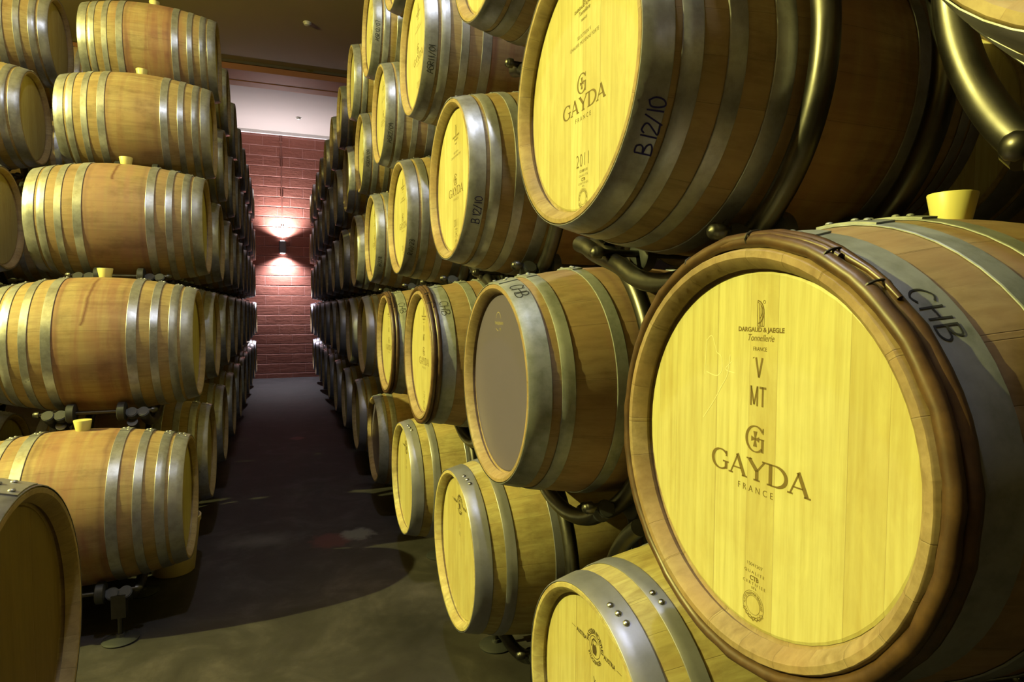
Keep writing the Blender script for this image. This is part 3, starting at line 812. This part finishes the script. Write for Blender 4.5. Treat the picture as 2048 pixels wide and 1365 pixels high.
# ------------------------------------------------------------------ layout
XR, XL = 0.586, -0.41
PR, PL = 1.0223, 1.0
YR = {1: 1.1543, 2: 0.6819, 3: 0.1927, 4: -0.2032, 5: -0.7488}
ZR = {1: -0.8914 + CZ, 2: -0.2099 + CZ, 3: 0.4708 + CZ, 4: 1.1844 + CZ, 5: 1.8806 + CZ}
YLF = {1: 3.263, 2: 3.735, 3: 4.285, 4: 4.835, 5: 5.385}
ZL = {1: -0.900 + CZ, 2: -0.190 + CZ, 3: 0.500 + CZ, 4: 1.206 + CZ, 5: 1.898 + CZ}
FIX = {(2, 0): (.603, .698, -.203), (2, 1): (.574, 1.690, -.216), (2, 2): (.572, 2.722, -.2099), (3, 1): (.570, 1.190, .467), (3, 2): (.586, 2.240, .4708),
       (1, 1): (.587, 2.181, -.892), (1, 0): (.597, 1.149, -.893), (3, 0): (.586, .1927, .478)}
ROW = {1: 'bottom', 2: 'second', 3: 'third', 4: 'fourth', 5: 'top'}
ORD = ['first', 'second', 'third', 'fourth', 'fifth', 'sixth', 'seventh', 'eighth', 'ninth', 'tenth', 'eleventh', 'twelfth', 'thirteenth', 'fourteenth', 'fifteenth', 'sixteenth']

STAMP = {'front': stamp_front(), 'y2011': stamp_2011(), 'new': stamp_new(), 'grey': stamp_grey()}

RIGHT_SPECIAL = {
 (2, 0): dict(kind='with', label='largest foreground barrel, head reads V MT GAYDA FRANCE, brown withies round its rim', stamp='front', hoopm='hoop_green'),
 (2, 1): dict(kind='three', label='barrel with a flat grey head, CHB on its hoop, beside the largest foreground barrel', stamp='grey', headm='grey', hoopm='hoop_green'),
 (2, 2): dict(kind='with', label='barrel with brown withies and GAYDA head, just beyond the large grey-headed barrel', stamp='front', hoopm='hoop_green'),
 (2, 3): dict(kind='with', label='smaller dim withy-bound barrel, beyond the brighter withy-bound GAYDA barrel in its row', stamp='front', hoopm='hoop_green'),
 (1, 0): dict(kind='new', label='pale new barrel cut by the bottom edge, riveted bluish hoops, below the largest barrel', stamp='new', hoopm='hoop_new'),
 (1, 1): dict(kind='new', label='pale new barrel with three rivets, on the bottom row under the grey-headed barrel', stamp='new', hoopm='hoop_new'),
 (1, 2): dict(kind='new', label='pale new barrel on the bottom row under the withy-bound GAYDA barrel', stamp='new', hoopm='hoop_new'),
 (1, 3): dict(kind='three', label='bottom-row barrel with a dull grey-brown head, beyond the pale new barrels', headm='grey', hoopm='hoop_green'),
 (3, 0): dict(kind='std', label='barrel cropped by the top right corner, only its underside and rim showing'),
 (3, 1): dict(kind='std', label='very bright barrel reading GAYDA FRANCE 2011 with B 12/10 in blue on its hoop', stamp='y2011', ink=('B 12/10', -140, 0.054, 0.030, -1, -1, 'ink_blue', 0.0155)),
 (3, 2): dict(kind='std', label='bright GAYDA 2011 barrel marked B 12/10, second along from the large one so marked', stamp='y2011', ink=('B 12/10', -142, 0.048, 0.026, -1, -1, 'ink_blue', 0.0150)),
 (3, 3): dict(kind='std', label='bright third-row barrel marked R10/23 on its hoop', stamp='y2011', ink=('R10/23', -136, 0.038, 0.022, -1, -1, 'ink', 0.0155)),
 (3, 4): dict(kind='std', label='third-row barrel marked B12/8, beyond the R10/23 barrel', stamp='y2011', ink=('B12/8', -138, 0.038, 0.022, -1, -1, 'ink', 0.0155)),
 (4, 2): dict(kind='std', label='barrel cut by the top edge, above and between the two barrels marked B 12/10'),
 (4, 3): dict(kind='std', label='large fourth-row GAYDA barrel cut by the top edge, marked ASR11/01', stamp='y2011', ink=('ASR11/01', -142, 0.045, 0.026, -1, -1, 'ink', 0.0155)),
 (4, 4): dict(kind='std', label='fourth-row barrel with ASR2/09 on its hoop, left of the ASR11/01 barrel', stamp='y2011', ink=('ASR2/09', -134, 0.044, 0.024, -1, -1, 'ink', 0.0165)),
 (4, 5): dict(kind='std', label='fourth-row barrel with ASR09/09 in black on its hoop', stamp='y2011', ink=('ASR09/09', -150, 0.044, 0.024, -1, -1, 'ink', 0.0150)),
 (5, 5): dict(kind='std', label='top-row barrel cut by the top edge, marked ASR12/07', stamp='y2011', ink=('ASR12/07', -148, 0.042, 0.024, -1, -1, 'ink', 0.0150)),
 (5, 4): dict(kind='std', label='top-row barrel of which only a sliver of rim shows at the top edge'),
}
def place(t, x, y, z, rz=0): t.location = (x, y, z); t.rotation_euler = (0, 0, rz)
_proto = {}
def get_barrel(kind, hoopm, headm, bodym, label, group, col):
    """build once per look, then copy the thing and each of its parts"""
    key = (kind, hoopm, headm, bodym)
    if key not in _proto:
        hs = {'std': STD, 'three': THREE, 'new': NEWH, 'with': WITH}[kind]
        t = build_barrel('wine_barrel', label, kind, hs, hoopm, bodym, headm, None, True, col, kind != 'new', kind == 'with')
        _proto[key] = t; used = t
    else:
        src = _proto[key]
        used = copy_tree(src)
        for ch in list(used.children):            # writing belongs to the barrel it was written on
            if ch.name.split('.')[0] in ('maker_mark', 'burned_letters', 'brand_mark', 'quality_seal', 'toasting_mark', 'year_mark', 'maker_emblem', 'printed_logo', 'marker_writing', 'chalk_writing'): bpy.data.objects.remove(ch)
            elif ch.name.startswith('hoop'):
                for g in list(ch.children): bpy.data.objects.remove(g)
    used['label'] = label
    if group: used['group'] = group
    elif 'group' in used: del used['group']
    for ch in used.children:
        if ch.name.startswith('staves'): ch.color = col
    return used

def right_barrel(r, k):
    sp = RIGHT_SPECIAL.get((r, k), {})
    kind = sp.get('kind', 'std')
    if (r, k) in FIX: x, y, z = FIX[(r, k)]; z += CZ
    else: x, y, z = XR + random.uniform(-.006, .006), YR[r] + PR * k, ZR[r]
    first = {1: 0, 2: 0, 3: 0, 4: 1, 5: 4}[r]
    label = sp.get('label', '%s barrel along the %s row of the right-hand stack' % (ORD[k - first], ROW[r]))
    bodym = 'new' if kind == 'new' else ('pink' if r in (2,) else 'aged')
    headm = sp.get('headm', 'head_new' if kind == 'new' else 'head')
    grp = None
    if not sp: grp = 'barrels in the %s row of the right-hand stack' % ROW[r]
    hoopm = sp.get('hoopm', 'hoop' if (r + k) % 3 else 'hoop_dark')
    if r <= 2 and not sp: hoopm = 'hoop_new'
    t = get_barrel(kind, hoopm, headm, bodym, label, grp, (0.25 if kind == 'new' else random.uniform(.5, 1), 0, 0, 1))
    place(t, x, y, z)
    t['group'] = 'barrels in the %s row of the right-hand stack' % ROW[r]
    if sp.get('stamp'):
        for nm, me in STAMP[sp['stamp']]: link(nm, me, t)
    if sp.get('ink'):
        tx, a0, xb, h, us, dr, mt, pt = sp['ink']
        link('marker_writing', hoop_writing(tx, a0, xb, h, us, dr, M[mt], pt, 0.0028 if (r, k) == (3, 1) else 0.0026), t)
    if kind == 'with' or (r, k) == (2, 1):
        cfg = {(2, 0): (132.5, 0.052, 0.029, 0.021), (2, 1): (110, 0.015, 0.036, 0.020), (2, 2): (129, 0.055, 0.034, 0.022), (2, 3): (128, 0.055, 0.034, 0.024)}[(r, k)]
        link('marker_writing', hoop_writing('CHB', cfg[0], cfg[1], cfg[2], 1, 1, M['ink'], cfg[3] * 1.15, 0.0024), t)
    if kind == 'new':
        hoops = [c for c in t.children if c.name.startswith('hoop')]
        n_ = 0
        for hx, angs, bx in ((0.030, (104, 109, 114), (0.0, 0.058)), (0.1205, (106, 111), (0.102, 0.139))):
            ho = hoops[0] if n_ == 0 else hoops[2]; n_ += 1
            for i, a_ in enumerate(angs): rivet_obj(ho, hx + (i - 1) * 0.004, a_)
    return t

for r, ks in ((1, range(0, 12)), (2, range(0, 13)), (3, range(0, 13)), (4, range(1, 14)), (5, range(4, 14))):
    for k in ks: right_barrel(r, k)
# chalk scrawl on the largest head
mb = MB()
for st in ([(-.105, .215 - .06), (-.108, .160 - .06)], [(-.105, .213 - .06), (-.093, .222 - .06), (-.084, .205 - .06), (-.080, .196 - .06), (-.070, .190 - .06), (-.068, .170 - .06), (-.080, .160 - .06), (-.104, .164 - .06)],
           [(-.050, .195 - .06), (-.055, .165 - .06), (-.068, .145 - .06), (-.085, .120 - .06), (-.110, .090 - .06)], [(-.045, .185 - .06), (-.060, .172 - .06), (-.040, .168 - .06)]):
    ribbon(mb, smooth_line(st), 0.0011, on_head)
big = [o for o in COL.objects if o.get('label', '').startswith('largest foreground')][0]
link('chalk_writing', mb.mesh('chalk_writing', M['chalk'], False), big)

# the second column behind the right-hand one, glimpsed through the gaps
X2R = XR + BL + 0.17
for r, ks in ((1, (1, 2, 3)), (2, (0, 1, 2)), (3, (0, 1, 2)), (4, (1, 2, 3))):
    for n_, k in enumerate(ks):
        lab = '%s hidden-row barrel glimpsed behind the %s row of the right-hand stack' % (['nearest', 'middle', 'farthest'][n_], ROW[r])
        t = get_barrel('std', 'hoop_dark', 'head', 'aged', lab, 'barrels behind the right-hand stack', (0.8, 0, 0, 1))
        place(t, X2R, YR[r] + PR * k, ZR[r])

# ------------------------------------------------------------------ left-hand stack
LEFT_SPECIAL = {
 (1, 0): ('left barrel at the front of the bottom row, orange-brown staves and yellow bung', 'aged', (0.9, 0, 0, 1)),
 (2, 0): ('left barrel with a long dark red drip under its bung, front of second row', 'aged', (0.75, 0.85, 0, 1)),
 (3, 0): ('left barrel with pinkish stained belly, front of the third row', 'pink', (0.8, 0.50, 0, 1)),
 (4, 0): ('pale yellow left barrel with shining hoops, front of the fourth row', 'aged', (0.45, 0, 0, 1)),
 (5, 0): ('topmost left barrel with red-brown runs, cut by the top edge', 'aged', (1.0, 0, 0, 1)),
}
LAST = 13.15
def left_barrel(r, k):
    y = YLF[r] + PL * k
    if (r, k) in LEFT_SPECIAL: lab, bm_, col = LEFT_SPECIAL[(r, k)]
    else: lab, bm_, col = '%s barrel along the %s row of the left-hand stack' % (ORD[k], ROW[r]), 'aged', (random.uniform(.4, 1), 0, 0, 1)
    t = get_barrel('std', 'hoop', 'head', bm_, lab, 'barrels in the %s row of the left-hand stack' % ROW[r], col)
    place(t, XL, y, ZL[r], PI)
for r in range(1, 6):
    k = 0
    while YLF[r] + PL * k < LAST: left_barrel(r, k); k += 1
X2L = XL - BL - 0.165
for r in range(1, 6):
    for k in range(0, 2):
        lab = '%s barrel of the rear column behind the %s row of the left-hand stack' % (['front', 'next'][k], ROW[r])
        t = get_barrel('std', 'hoop', 'head_new', 'aged', lab, 'barrels of the rear left column', (0.5, 0, 0, 1))
        place(t, X2L, YLF[r] + PL * k, ZL[r], PI)
t = get_barrel('std', 'hoop', 'head_shade_tint', 'aged', 'dark barrel cropped by the lower left corner, its head turned to the aisle', None, (0.5, 0, 0, 1))
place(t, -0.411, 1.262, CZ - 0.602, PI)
FGZ = CZ - 0.602

# ------------------------------------------------------------------ racks under every barrel
_rproto = {}
def rack(key, label, left, right, base, lift, x, y, z, rz, grp):
    if key not in _rproto:
        t = build_rack(label, key, left, right, base, lift, None, 1 if rz else -1); _rproto[key] = t
    else: t = copy_tree(_rproto[key])
    t['label'] = label; t['group'] = grp
    place(t, x, y, z, rz)
    return t
def right_racks(X, rows, tag, sub):
    for r, ks in rows:
        for k in ks:
            y, z = YR[r] + PR * k, ZR[r]
            if X == XR and (r, k) in FIX: y, z = FIX[(r, k)][1], FIX[(r, k)][2] + CZ
            lab = 'tube rack cradling the %s barrel of the %s row, %s' % (ORD[k - {1: 0, 2: 0, 3: 0, 4: 1, 5: 4}[r]], ROW[r], sub)
            if r == 1: rack(('R1',), lab, None, None, True, ZR[1], X, y, z, 0, tag)
            else:
                # neighbours below: nearer (k') and farther along the row beneath
                ys = [YR[r - 1] + PR * q for q in range(-2, 16)]
                near = max(v for v in ys if v < y); far = min(v for v in ys if v >= y)
                dz = ZR[r - 1] - z
                rack(('R', r, 0) if (r, k) == (3, 0) else ('R', r), lab, (near - y, dz), (far - y, dz), False, 0, X, y, z, 0, tag)
right_racks(XR, ((1, range(0, 12)), (2, range(0, 13)), (3, range(0, 13)), (4, range(1, 14)), (5, range(4, 14))), 'tube racks of the right-hand stack', 'right-hand stack')
right_racks(X2R, ((1, (1, 2, 3)), (2, (0, 1, 2)), (3, (0, 1, 2)), (4, (1, 2, 3))), 'tube racks behind the right-hand stack', 'hidden behind right-hand stack')
def left_racks(X, kmax, tag, sub):
    for r in range(1, 6):
        k = 0
        while YLF[r] + PL * k < LAST and k < kmax:
            y, z = YLF[r] + PL * k, ZL[r]
            lab = 'roller rack under the %s barrel of the %s row, %s' % (ORD[k], ROW[r], sub)
            if r == 1: rack(('L1', 'front') if k == 0 else ('L1',), lab, None, None, True, ZL[1], X, y, z, PI, tag)
            else:
                a_, b_ = YLF[r - 1] - YLF[r], YLF[r - 1] + PL - YLF[r]
                dz = ZL[r - 1] - z              # turned round, so the local Y offsets swap sign
                rack(('L', r, 'front') if k == 0 else ('L', r), lab, (-b_, dz), (-a_, dz), False, 0, X, y, z, PI, tag)
            k += 1
left_racks(XL, 99, 'roller racks of the left-hand stack', 'left-hand stack')
left_racks(X2L, 2, 'roller racks of the rear left column', 'rear left column')
t = rack(('FG', 'front'), 'raised roller rack under the dark barrel in the lower left corner', None, None, True, FGZ, -0.411, 1.262, FGZ, PI, '')
del t['group']

# ------------------------------------------------------------------ odds and ends
t = thing('bucket', 'cream plastic bucket on the floor behind the lowest left barrel', 'bucket', (-0.565, 3.74, 0.0))
mb = MB(); mb.lathe_z([(0.100, 0.0), (0.104, 0.004), (0.135, 0.27), (0.140, 0.272), (0.142, 0.298), (0.134, 0.300), (0.130, 0.27), (0.098, 0.012)], (0, 0, 0.001), 32)
link('pail', mb.mesh('pail', M['bucket'], True, 40), t)
mb = MB(); mb.tube([(0.14 * math.cos(R(a_)), 0.14 * math.sin(R(a_)) , 0.285 - 0.09 * math.sin(R(a_))) for a_ in range(0, 181, 12)], 0.0025, 8, True, 1.0, (0, 0, 1))
link('handle', mb.mesh('handle', M['wire'], True), t)

t = thing('wall_light', 'small box light shining up and down on the red block wall', 'wall light', (FX[0], 13.5, FX[2]))
mb = MB()
n = 20
pf = [(-0.068, 0), (-0.068, -0.10), (-0.05, -0.118), (0.05, -0.118), (0.068, -0.10), (0.068, 0)]
vs = [(x, y, z) for z in (-0.12, 0.12) for x, y in pf]
mb.add(vs, [(i, (i + 1) % 6, 6 + (i + 1) % 6, 6 + i) for i in range(6)] + [tuple(range(6))[::-1], tuple(range(6, 12))])
link('housing', mb.mesh('housing', M['lamp_body'], False), t)
for s_ in (-1, 1):
    mb = MB(); mb.lathe_z([(0.046, -0.004), (0.046, 0.004)], (0, -0.058, s_ * 0.123), 20)
    link('lens', mb.mesh('lens', M['lamp_glow'], True, 40), t)
t = thing('conduit', 'thin red conduit running up the block wall from the wall light to the ceiling', 'conduit', (FX[0] + 0.0, 13.5, 2.8))
mb = MB(); mb.cyl((0, -0.014, 0.0), (0.0, -0.014, 2.12), 0.011)
M['conduit'] = mat_plain('red_painted_conduit', (0.27, 0.105, 0.08), 0.6)
link('pipe', mb.mesh('pipe', M['conduit'], True, 40), t)
mb = MB()
for z in (0.3, 0.9, 1.5, 2.0): mb.box((0, -0.012, z), (0.05, 0.022, 0.018))
link('clips', mb.mesh('clips', M['conduit'], False), t)

for i, (x, y, lab) in enumerate(((0.38, 8.25, 'round white detector on the dim near part of the ceiling'), (0.39, 12.33, 'round white detector on the brightly lit far part of the ceiling'))):
    if i == 0:
        t = thing('smoke_detector', lab, 'detector', (x, y, CEIL), 0, 'detectors on the ceiling'); first = t
        mb = MB(); mb.lathe_z([(0.050, 0), (0.052, -0.008), (0.050, -0.014)], (0, 0, 0), 28); link('base', mb.mesh('base', M['white_plastic'], True, 40), t)
        mb = MB(); mb.lathe_z([(0.042, -0.014), (0.036, -0.034), (0.016, -0.042)], (0, 0, 0), 28); link('cover', mb.mesh('cover', M['white_plastic'], True, 40), t)
    else:
        t = copy_tree(first); t['label'] = lab; t.location = (x, y, CEIL)
bpy.context.view_layer.update()
